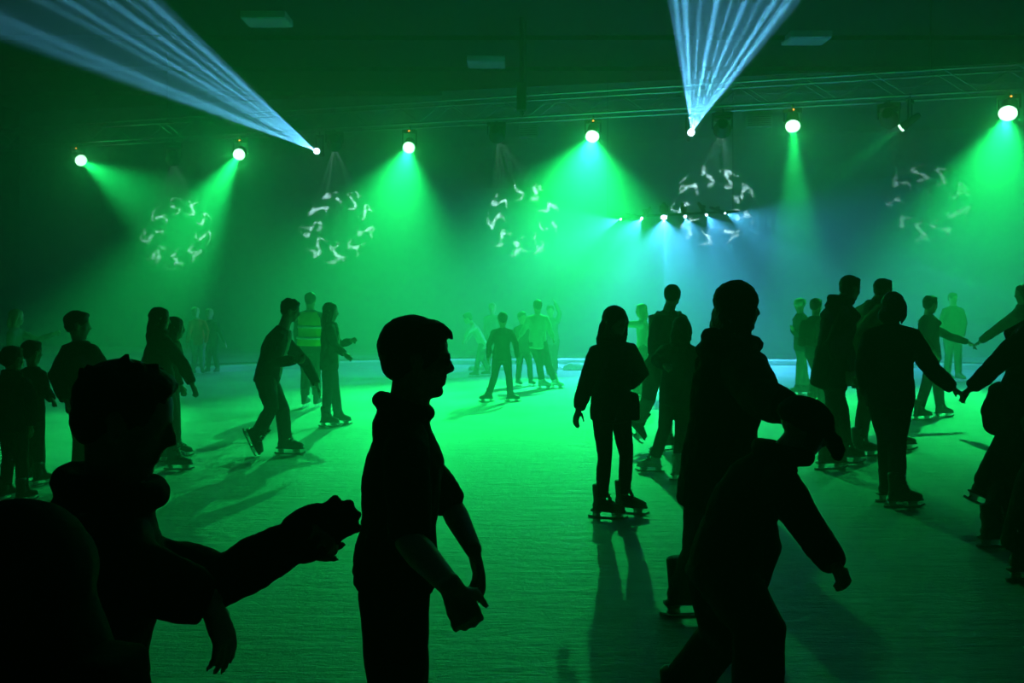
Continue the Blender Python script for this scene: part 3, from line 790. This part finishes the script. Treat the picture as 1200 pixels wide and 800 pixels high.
def hip_bag(root, o, d):
    k = d['k']; l = d['lf']; f = d['fc']; c = o + d['spine'](-.02) + l * (.21 * k); bm = bmesh.new()
    loft(bm, [c + Vector((0, 0, -.13 * k)), c, c + Vector((0, 0, .08 * k))], [.12 * k, .12 * k, .10 * k], [.045 * k] * 3, side=f, n=14, cap=.4)
    b = fuse(bm, 'shoulder_bag', .010, CL['black'], root, 1)
    bm = bmesh.new(); sp = d['spine']
    loft(bm, [c + Vector((0, 0, .06 * k)), o + sp(.5) + f * .155 * k + l * .06 * k, o + sp(.97) - l * .08 * k, o + sp(.5) - f * .16 * k + l * .05 * k, c + Vector((0, 0, .06 * k)) - f * .05 * k], [.016 * k] * 5, [.006 * k] * 5, n=8)
    link('strap', bm_mesh(bm), CL['black'], b, smooth=True)

def safety_vest(root, o, d):
    k = d['k']; sp = d['spine']; l = d['lf']
    bm = bmesh.new(); sec = [(-.02, .20, .15), (.3, .185, .14), (.6, .20, .15), (.8, .205, .145), (.93, .15, .11)]
    loft(bm, [o + sp(t) for t, _, _ in sec], [a * k for _, a, _ in sec], [b * k for _, _, b in sec], side=l, n=20, cap=.2)
    v = link('safety_vest', bm_mesh(bm), CL['vest'], root, smooth=True)
    for t in (.15, .48):
        bm = bmesh.new(); loft(bm, [o + sp(t), o + sp(t + .07)], [.208 * k] * 2, [.158 * k] * 2, side=l, n=20, cap=.05); link('reflective_band', bm_mesh(bm), CL['tape'], v, smooth=True)

def tee(col='pale'):
    def fn(root, o, d):
        k = d['k']; sp = d['spine']; f, l = d['fc'], d['lf']; bm = bmesh.new()
        loft(bm, [o + sp(t) + f * (b * k) for t, b in ((-.16, .055), (.1, .06), (.35, .055), (.6, .065), (.82, .05), (.95, .02))], [.10 * k, .095 * k, .085 * k, .085 * k, .07 * k, .05 * k], [.085 * k] * 6, side=l, n=16, cap=.4)
        fuse(bm, 'tee_shirt', .010, CL[col], root, 1)
    return fn

def long_coat(col):
    def fn(root, o, d):
        k = d['k']; sp = d['spine']; f, l = d['fc'], d['lf']; bm = bmesh.new()
        loft(bm, [o + sp(t) - f * x * k for t, x in ((-.35, .06), (-.1, .05), (.2, .03), (.5, .0))], [.23 * k, .21 * k, .19 * k, .17 * k], [.20 * k, .17 * k, .15 * k, .13 * k], side=l, n=18, cap=.3)
        fuse(bm, 'coat_skirt', .012, CL[col], root, 2, .02, .1)
    return fn
def waist_jacket(col='black'):
    def fn(root, o, d):
        k = d['k']; sp = d['spine']; f, l = d['fc'], d['lf']; bm = bmesh.new()
        ring = [o + sp(.02) + f * (.16 * k * math.cos(t)) + l * (.205 * k * math.sin(t)) for t in [2 * math.pi * i / 14 for i in range(15)]]
        loft(bm, ring, [.065 * k] * 15, n=10)
        loft(bm, [o + sp(.0) - f * .17 * k, o + sp(-.25) - f * .20 * k, o + sp(-.5) - f * .17 * k], [.17 * k, .19 * k, .16 * k], [.04 * k] * 3, side=l, n=12)
        fuse(bm, 'tied_jacket', .012, CL[col], root, 2, .02, .07)
    return fn

def ski_glove(side, pose, pix):
    def fn(root, o, d):
        k = d['k']; a, e, w_ = d['A'][side]; hd = (P(pix[0], pix[1], w_.y + pix[2]) - w_).normalized(); bm = bmesh.new()
        n = Vector((0, 1, 0)); n = (n - hd * n.dot(hd)).normalized(); th = Vector((0, 0, -1))
        add_hand(bm, o + w_, hd, n, th, k * 1.04, pose, fat=1.4)
        loft(bm, [o + w_ + hd * .07 * k, o + w_ + hd * .115 * k, o + w_ + hd * .135 * k], [.05 * k, .048 * k, .040 * k], [.028 * k, .023 * k, .018 * k], side=th - hd * th.dot(hd), n=14, cap=.4)
        loft(bm, [o + w_ + hd * .02 * k, o + w_ + hd * .06 * k, o + w_ + hd * .105 * k], [.058 * k, .062 * k, .056 * k], [.04 * k, .042 * k, .036 * k], side=th - hd * th.dot(hd), n=14, cap=.6)
        loft(bm, [o + w_ - hd * .06 * k, o + w_ - hd * .01 * k, o + w_ + hd * .03 * k], [.056 * k, .052 * k, .046 * k], n=14, cap=.15)
        fuse(bm, 'glove', .006, CL['black'], root, 1, .008, .04)
    return fn
# ---- nearest
person('person in a dark teal jacket with hood up, cut off at lower left', 1.15, .86, 160,
       (4, 693, 0), (12, 790, .02), (14, 1240, 0), {'L': [(-130, 1010, 0), (-100, 1180, -.05), (-85, 805, .04)], 'R': [(120, 1010, 0), (110, 1190, -.08), (88, 808, -.04)]},
       {'L': [(-40, 1560, 0), (-40, 'g', 0)], 'R': [(70, 1560, 0), (70, 'g', 0)]}, hh=.20, top='teal', topp=.055, sw=.40, hair=('teal', 'hoodup'), vox=.008, auto=False)
person('person at lower left in a hooded jacket reaching a gloved hand toward the boy', 1.62, .86, 14,
       (150, 493, 0), (134, 588, 0), (90, 850, 0), {'L': [(258, 682, .08), (338, 638, .04), (152, 660, .10)], 'R': [(196, 688, -.08), (246, 706, -.06), (146, 672, -.10)]},
       {'L': [(120, 1060, .1), (110, 'g', .1)], 'R': [(110, 1060, -.1), (100, 'g', -.1)]}, hh=.205, hpitch=16, top='black', topp=.026, hood='down', hoods=1.0, hair=('dark', 'messy'), hairvol=.8, vox=.006, auto=False,
       hands=(('grip', (415, 606, -.03)), ('droop', (272, 768, 0))), extra=ski_glove('L', 'flat', (415, 598, -.03)))
person('boy in glasses and hooded top standing in right profile, hands held low in front', 2.34, .92, 8,
       (491, 421, 0), (478, 490, 0), (464, 664, 0), {'L': [(527, 590, '+'), (555, 644, '-')], 'R': [(480, 634, '-'), (529, 688, '-')]},
       {'L': [(474, 852, .06), (470, 'g', .08)], 'R': [(466, 855, -.06), (462, 'g', -.1)]}, hh=.212, hpitch=4, top='black', topp=.012, hem=.06, hood='down', hoods=.76, hair=('dark', 'tuft'), hairvol=1.6, auto=False, vox=.006,
       hands=(('relaxed', (565, 690, 0)), ('grip', (549, 728, 0))), leg='black', legp=.012, bend=0, girth=1.0, sleeve=.5, extra=glasses)
person('woman with shoulder length hair in a dark coat resting a hand on the bending child', 3.95, 1.03, 8,
       (867, 361, 0), (859, 407, 0), (842, 540, 0), {'L': [(856, 482, '+'), (874, 530, '+')], 'R': [(892, 466, '-'), (924, 478, '-')]},
       {'L': [(818, 648, .2), (800, 'g', .36)], 'R': [(846, 655, 0), (852, 'g', -.05)]}, hh=.215, hpitch=2, top='black', topp=.048, hem=-.22, hood='down', hoods=1.15, hair=('dark', 'long'), hairlen=.86, hairvol=3.0, vox=.008, auto=False,
       hands=('relaxed', ('relaxed', (950, 484, 0))), leg='charcoal', feet={'L': (4, 0)})
person('child in a peaked hat and padded jacket bending forward with one arm reaching down', 2.95, .76, 6,
       (943, 503, 0), (916, 537, 0), (852, 662, 0), {'L': [(896, 640, '+'), (880, 700, '-')], 'R': [(950, 622, '-'), (980, 664, '-')]},
       {'L': [(845, 745, .15), (792, 'g', .25)], 'R': [(890, 738, '-'), (885, 'g', -.1)]}, hh=.20, hpitch=26, top='black', topp=.036, hem=-.05, hood='down', hoods=1.15, hair=('black', 'peak'), vox=.007,
       hands=('relaxed', ('fist', (994, 690, 0))), leg='black', legp=.045, bend=.05, mit='L', auto=False)
# ---- middle distance, from left to right
person('small child at the far left edge, the shorter of two standing side by side', 6.8, .74, 70,
       (15, 421, 0), (15, 441, 0), (16, 505, 0), {'L': [(-6, 470, 0), (-4, 500, -.05)], 'R': [(37, 470, -.1), (36, 500, -.1)]},
       {'L': [(8, 545, 0), (6, 'g', 0)], 'R': [(24, 545, 0), (26, 'g', -.1)]}, hh=.20, top='charcoal', topp=.04, hood='down')
person('child near the left edge reaching a hand to the broad person in the dark sweater', 7.45, .80, 60,
       (38, 413, 0), (38, 432, 0), (37, 497, 0), {'L': [(22, 462, 0), (22, 490, 0)], 'R': [(52, 456, -.05), (61, 468, -.2)]},
       {'L': [(34, 535, 0), (33, 'g', 0)], 'R': [(45, 535, 0), (46, 'g', -.1)]}, hh=.20, top='black', topp=.035)
person('broad person in a dark sweater looking right, seen above the hooded reaching figure', 7.0, .95, 50,
       (92, 381, 0), (93, 402, 0), (97, 478, 0), {'L': [(66, 440, -.05), (78, 470, -.15)], 'R': [(129, 446, -.05), (118, 478, -.1)]},
       {'L': [(92, 528, 0), (92, 'g', 0)], 'R': [(108, 528, 0), (112, 'g', -.1)]}, hh=.215, top='charcoal', topp=.04, sw=.40, hair=('dark', 'short'), hairvol=1.3, hyaw=25)
person('long haired woman at left whose bare hand hangs to the right', 8.1, .95, 35,
       (188, 374, 0), (187, 394, 0), (189, 458, 0), {'L': [(172, 425, .1), (176, 450, .1)], 'R': [(214, 426, -.1), (225, 450, -.15)]},
       {'L': [(200, 505, .2), (196, 'g', .3)], 'R': [(203, 505, 0), (204, 'g', -.1)]}, hh=.21, top='black', topp=.03, hood='down', hair=('dark', 'long'), hairlen=.8, boot='blue', feet={'L': (5, 0), 'R': (0, 0)})
person('person whose brown haired head shows just right of the long haired woman', 8.75, .90, 20,
       (206, 384, 0), (204, 403, 0), (200, 460, 0), {'L': [(196, 430, .1), (200, 452, .1)], 'R': [(204, 432, -.1), (212, 452, -.1)]},
       {'L': [(200, 495, 0), (200, 'g', .1)], 'R': [(204, 495, 0), (206, 'g', -.1)]}, hh=.21, top='brownc', hair=('brown', 'long'), hairlen=.7)
person('man in an open dark jacket over a pale shirt leaning forward as he skates right', 8.8, .99, 12,
       (341, 364, 0), (332, 385, 0), (314, 440, 0), {'L': [(360, 428, '+'), (371, 450, '-')], 'R': [(325, 424, '-'), (346, 422, '-')]},
       {'L': [(331, 480, '-'), (334, 'g', 0)], 'R': [(318, 478, '-'), (302, 507, '+')]}, hh=.22, hpitch=14, top='charcoal', topp=.02, hem=.02, hair=('dark', 'messy'), hands=(('relaxed', (377, 463, 0)), 'fist'), feet={'L': (-8, 0), 'R': (-15, 62)}, extra=tee('pale'), leg='charcoal', bend=.03, auto=False)
person('long haired woman in a dark top holding a forearm out, right of the leaning man', 10.8, .93, 8,
       (388, 365, 0), (387, 379, 0), (386, 428, 0), {'L': [(398, 404, '+'), (412, 399, '-')], 'R': [(392, 405, '-'), (404, 415, '-')]},
       {'L': [(391, 460, .1), (396, 'g', .1)], 'R': [(382, 460, 0), (382, 'g', -.1)]}, hh=.215, top='charcoal', topp=.025, hair=('dark', 'long'), hairlen=.9, extra=tee('pale'), vox=.012, feet={'L': (-10, 0), 'R': (-10, 0)}, leg='denim')
person('long haired girl standing alone upright in the middle in a dark jacket', 6.25, .93, -58,
       (722, 378, 0), (720, 401, 0), (716, 487, 0), {'L': [(752, 438, '+'), (736, 452, '-')], 'R': [(687, 450, '-'), (678, 480, '-')]},
       {'L': [(733, 543, .05), (731, 'g', .12)], 'R': [(707, 545, -.03), (705, 'g', -.02)]}, hh=.215, top='black', topp=.03, hem=-.1, hair=('dark', 'long'), hairlen=1.2, hairvol=2.2, legp=.004, feet={'L': (-22, 0), 'R': (-18, 0)}, extra=hip_bag, hood='collar', vox=.008, leg='black', sw=.34,
       hands=('fist', 'relaxed'))
person('tall man in a green jacket with a dark backpack behind the hooded girl', 8.9, 1.06, 72,
       (788, 347, 0), (784, 364, 0), (776, 432, 0), {'L': [(767, 400, 0), (766, 426, .05)], 'R': [(801, 398, .1), (799, 424, .2)]},
       {'L': [(760, 466, '-'), (748, 492, '+')], 'R': [(781, 480, 0), (780, 'g', .1)]}, hh=.22, top='green', topp=.012, girth=.86, sw=.28, hair=('dark', 'short'), hairvol=1.6, extra=backpack('navy'), feet={'L': (10, 50), 'R': (30, 0)}, leg='grey')
person('girl in a dark hooded coat and pale skates seen from behind', 7.8, .90, 62,
       (799, 386, 0), (797, 407, 0), (793, 468, 0), {'L': [(771, 422, -.12), (779, 428, '-')], 'R': [(817, 436, 0), (812, 462, .1)]},
       {'L': [(776, 512, 0), (767, 'g', .1)], 'R': [(797, 515, 0), (795, 'g', -.25)]}, hh=.21, top='navy', topp=.042, hem=-.15, hood='down', hair=('dark', 'long'), hairlen=.55, boot='white', feet={'L': (172, 0), 'R': (20, 0)}, leg='charcoal')
person('very tall man in a long dark coat looking right, standing above the bending child', 8.1, 1.08, 12,
       (997, 338, 0), (986, 356, 0), (975, 438, 0), {'L': [(990, 404, '+'), (998, 436, '-')], 'R': [(976, 404, '-'), (990, 436, '-')]},
       {'L': [(985, 490, '-'), (990, 'g', .2)], 'R': [(973, 490, 0), (968, 'g', -.1)]}, hh=.225, hpitch=12, top='black', topp=.035, hem=-.28, hood='down', hair=('dark', 'short'), leg='charcoal')
person('person in a paler green fleece half hidden behind the dark haired skater', 8.8, 1.0, 15,
       (1036, 340, 0), (1027, 356, 0), (1008, 436, 0), {'L': [(1014, 398, '+'), (1006, 428, '-')], 'R': [(1006, 396, '-'), (1002, 426, '-')]},
       {'L': [(1032, 486, '+'), (1050, 'g', .25)], 'R': [(1012, 485, '-'), (1007, 'g', -.15)]}, hh=.22, top='green', topp=.05, hem=-.2, hair=('dark', 'short'), feet={'L': (0, 0), 'R': (10, 0)}, extra=long_coat('green'))
person('dark haired skater seen from behind, right arm stretched out to hold hands', 6.65, 1.0, 78,
       (1047, 360, 0), (1045, 384, 0), (1043, 466, 0), {'L': [(1012, 430, 0), (1016, 462, .1)], 'R': [(1093, 434, 0), (1117, 455, 0)]},
       {'L': [(1040, 520, .05), (1040, 'g', .1)], 'R': [(1051, 522, 0), (1052, 'g', -.1)]}, hh=.22, hyaw=50, top='black', topp=.035, hem=-.12, hair=('dark', 'long'), hairlen=.5, hairvol=.8, sw=.29, feet={'L': (10, 0), 'R': (0, 0)}, leg='black', boot='black', hands=('relaxed', ('grip', (1128, 462, 0))))
person('skater at the right edge with jacket tied round the waist, arm reaching left', 5.9, 1.0, 14,
       (1222, 352, 0), (1216, 385, 0), (1203, 470, 0), {'L': [(1205, 440, '+'), (1215, 470, 0)], 'R': [(1166, 428, -.05), (1138, 455, .1), (1196, 402, -.05)]},
       {'L': [(1182, 545, '-'), (1163, 'g', -.4)], 'R': [(1172, 530, '+'), (1154, 568, '+')]}, hh=.22, top='black', topp=.03, hair=('dark', 'short'), extra=waist_jacket('black'), leg='black', legp=.03, hands=('relaxed', ('grip', (1129, 461, 0))), feet={'L': (6, 0), 'R': (4, 24)})
person('person cut off by the right edge, only a dark flared trouser leg showing', 4.75, 1.0, 10,
       (1255, 345, 0), (1250, 380, 0), (1240, 480, 0), {'L': [(1250, 430, '+'), (1262, 470, 0)], 'R': [(1250, 432, '-'), (1262, 470, '-')]},
       {'L': [(1245, 580, .1), (1240, 'g', .2)], 'R': [(1206, 570, 0), (1199, 'g', .1)]}, hh=.22, top='black', leg='black', legp=.03, flare=.03, boot='black')
person('person with short dark hair in right profile holding hands, beyond the joined arms', 11.4, .98, 10,
       (1091, 357, 0), (1088, 373, 0), (1089, 424, 0), {'L': [(1112, 394, .05), (1135, 401, 0)], 'R': [(1084, 398, '-'), (1094, 412, '-')]},
       {'L': [(1100, 456, .1), (1102, 'g', .15)], 'R': [(1083, 456, 0), (1077, 'g', -.1)]}, hh=.22, top='charcoal', topp=.02, hem=0, hair=('dark', 'messy'), hands=(('grip', (1143, 405, 0)), 'relaxed'), vox=.012, leg='charcoal')
person('long sleeved skater at the right edge, farther back, arm stretched left to a held hand', 10.9, 1.02, 170,
       (1198, 344, 0), (1199, 362, 0), (1200, 424, 0), {'L': [(1168, 386, -.05), (1149, 400, .1), (1187, 374, -.1)], 'R': [(1206, 395, '+'), (1200, 416, 0)]},
       {'L': [(1194, 460, -.1), (1190, 'g', -.1)], 'R': [(1206, 460, .1), (1208, 'g', .1)]}, hh=.22, top='olive', topp=.02, hair=('brown', 'long'), hairlen=.6, hands=(('grip', (1141, 405, 0)), 'relaxed'), vox=.012)
# ---- far away in the haze
FARV = .015
person('far hazy figure in a plain dark top standing with legs together at right', 16.6, 1.02, -80,
       (1117, 350, 0), (1117, 361, 0), (1116, 396, 0), {'L': [(1130, 378, 0), (1128, 394, 0)], 'R': [(1104, 378, 0), (1106, 394, 0)]},
       {'L': [(1122, 420, 0), (1123, 'g', 0)], 'R': [(1111, 420, 0), (1110, 'g', 0)]}, hh=.22, top='charcoal', vox=FARV, leg='denim')
person('far figure in a pale helmet raising a hand, left of the tall man', 14.2, .95, 190,
       (937, 358, 0), (938, 369, 0), (940, 408, 0), {'L': [(934, 392, '-'), (929, 386, '-')], 'R': [(946, 388, '+'), (944, 402, 0)]},
       {'L': [(938, 434, 0), (936, 'g', 0)], 'R': [(943, 434, 0), (945, 'g', 0)]}, hh=.21, top='navy', hair=('pale', 'helmet'), vox=FARV, leg='grey', topp=.03)
person('far person with a dark backpack just behind the tall man', 12.4, .97, 30,
       (957, 359, 0), (956, 373, 0), (956, 418, 0), {'L': [(966, 394, '+'), (968, 414, 0)], 'R': [(950, 396, '-'), (958, 412, '-')]},
       {'L': [(960, 448, 0), (962, 'g', .1)], 'R': [(953, 448, 0), (951, 'g', -.1)]}, hh=.22, top='navy', hair=('brown', 'short'), extra=backpack('black'), vox=FARV, topp=.03)
person('far figure with one arm stretched straight out to the left behind the middle girl', 14.0, .92, 170,
       (751, 364, 0), (753, 376, 0), (754, 415, 0), {'L': [(733, 380, -.05), (712, 381, -.1)], 'R': [(768, 392, 0), (770, 408, 0)]},
       {'L': [(750, 440, -.1), (748, 'g', -.1)], 'R': [(758, 440, 0), (760, 'g', .1)]}, hh=.21, top='pale', hair=('fair', 'long'), hairlen=.6, vox=FARV, leg='denim')
person('far fair haired figure at the left edge holding an arm out to the right', 12.0, .97, 10,
       (20, 372, 0), (18, 387, 0), (16, 434, 0), {'L': [(44, 399, .05), (64, 391, 0)], 'R': [(12, 410, '-'), (22, 422, '-')]},
       {'L': [(20, 462, 0), (22, 'g', .1)], 'R': [(12, 462, 0), (8, 'g', -.1)]}, hh=.22, top='grey', hair=('fair', 'long'), hairlen=.6, vox=FARV, leg='charcoal')
person('far person in a red shirt near the rink boards, left of the pair', 18.0, 1.0, -60,
       (229, 366, 0), (231, 376, 0), (232, 403, 0), {'L': [(243, 388, '-'), (241, 402, '-')], 'R': [(222, 389, '-'), (219, 402, '-')]},
       {'L': [(236, 420, 0), (237, 'g', 0)], 'R': [(228, 420, 0), (227, 'g', 0)]}, hh=.22, top='red', hair=('fair', 'short'), vox=FARV, leg='grey')
person('far person in a dark top near the rink boards, right of the red shirted one', 18.3, .98, -100,
       (245, 368, 0), (246, 378, 0), (248, 405, 0), {'L': [(259, 390, 0), (264, 402, 0)], 'R': [(237, 390, 0), (236, 402, 0)]},
       {'L': [(253, 420, 0), (255, 'g', 0)], 'R': [(245, 420, 0), (244, 'g', 0)]}, hh=.22, top='charcoal', hair=('fair', 'short'), vox=FARV, hood='collar')
person('far attendant seen from behind in a yellow safety vest', 12.6, 1.05, 85,
       (364, 352, 0), (364, 364, 0), (363, 412, 0), {'L': [(348, 388, 0), (350, 408, .1)], 'R': [(381, 388, 0), (378, 408, .1)]},
       {'L': [(358, 444, 0), (357, 'g', 0)], 'R': [(370, 444, 0), (371, 'g', 0)]}, hh=.22, top='charcoal', extra=safety_vest, vox=FARV, leg='charcoal')
person('far boy in dark clothes standing with legs apart, nearest of the central hazy group', 13.3, .84, 95,
       (589, 374, 0), (589, 386, 0), (588, 422, 0), {'L': [(573, 404, 0), (572, 420, 0)], 'R': [(605, 404, 0), (606, 420, 0)]},
       {'L': [(579, 444, 0), (573, 'g', 0)], 'R': [(597, 444, 0), (598, 'g', 0)]}, hh=.21, top='olive', vox=FARV, feet={'L': (190, 0), 'R': (-10, 0)}, leg='charcoal')
person('far person in a pale top seen from behind, tallest of the central hazy group', 15.2, .97, 95,
       (630, 359, 0), (630, 371, 0), (630, 406, 0), {'L': [(615, 384, 0), (609, 394, -.1)], 'R': [(644, 384, 0), (648, 396, 0)]},
       {'L': [(633, 430, 0), (635, 'g', 0)], 'R': [(643, 428, 0), (650, 'g', .1)]}, hh=.22, top='pale', vox=FARV, leg='charcoal', boot='white', feet={'L': (-20, 0), 'R': (-30, 0)})
person('far person in dark clothes half hidden left of the pale topped one', 15.7, .90, -60,
       (612, 372, 0), (612, 383, 0), (613, 414, 0), {'L': [(622, 398, 0), (622, 411, 0)], 'R': [(602, 398, 0), (604, 411, 0)]},
       {'L': [(621, 434, 0), (622, 'g', 0)], 'R': [(608, 434, 0), (607, 'g', 0)]}, hh=.21, top='charcoal', vox=FARV, leg='charcoal')
person('far person in a pale shirt stooping to the left, leftmost of the central hazy group', 17.6, .96, 175,
       (548, 373, 0), (554, 380, 0), (565, 403, 0), {'L': [(549, 388, '-'), (544, 398, '-')], 'R': [(553, 390, '+'), (548, 398, '-')]},
       {'L': [(561, 420, 0), (558, 'g', -.1)], 'R': [(567, 421, 0), (572, 'g', .1)]}, hh=.22, top='pale', vox=FARV, leg='denim', hpitch=20)
person('far hazy person waving one arm above the head, right of the pale topped one', 17.6, .96, -90,
       (645, 364, 0), (646, 374, 0), (647, 402, 0), {'L': [(656, 367, 0), (650, 354, 0)], 'R': [(638, 388, 0), (640, 400, 0)]},
       {'L': [(650, 422, 0), (651, 'g', 0)], 'R': [(643, 422, 0), (642, 'g', 0)]}, hh=.22, top='grey', vox=FARV)
person('faint far person with a pale face behind the stooping one', 18.8, .98, -90,
       (577, 361, 0), (577, 371, 0), (577, 398, 0), {'L': [(585, 385, 0), (584, 397, 0)], 'R': [(569, 385, 0), (570, 397, 0)]},
       {'L': [(581, 417, 0), (582, 'g', 0)], 'R': [(573, 417, 0), (572, 'g', 0)]}, hh=.22, top='grey', hair=('fair', 'short'), vox=FARV)

# ---- shaved snow pushed against the far boards
for (u, w_, lab) in ((667, .9, 'low heap of shaved snow on the ice right of the central hazy group'), (572, .6, 'low heap of shaved snow on the ice left of the central hazy group')):
    p = P(u, 432, 19.3); bm = bmesh.new(); rr = random.Random(u)
    for i in range(22):
        x = rr.uniform(-w_, w_) * .5; ball(bm, (x, rr.uniform(-.15, .15), .02), (rr.uniform(.08, .2), rr.uniform(.08, .15), rr.uniform(.05, .2) * (1 - abs(x) / w_)), seg=10)
    s = fuse(bm, 'snow_heap', .02, M['snow'], None, 1, .03, .05); s.location = (p.x, p.y, 0.0); tag(s, lab, 'snow')
for w_ in WARN: print('WARN', w_)
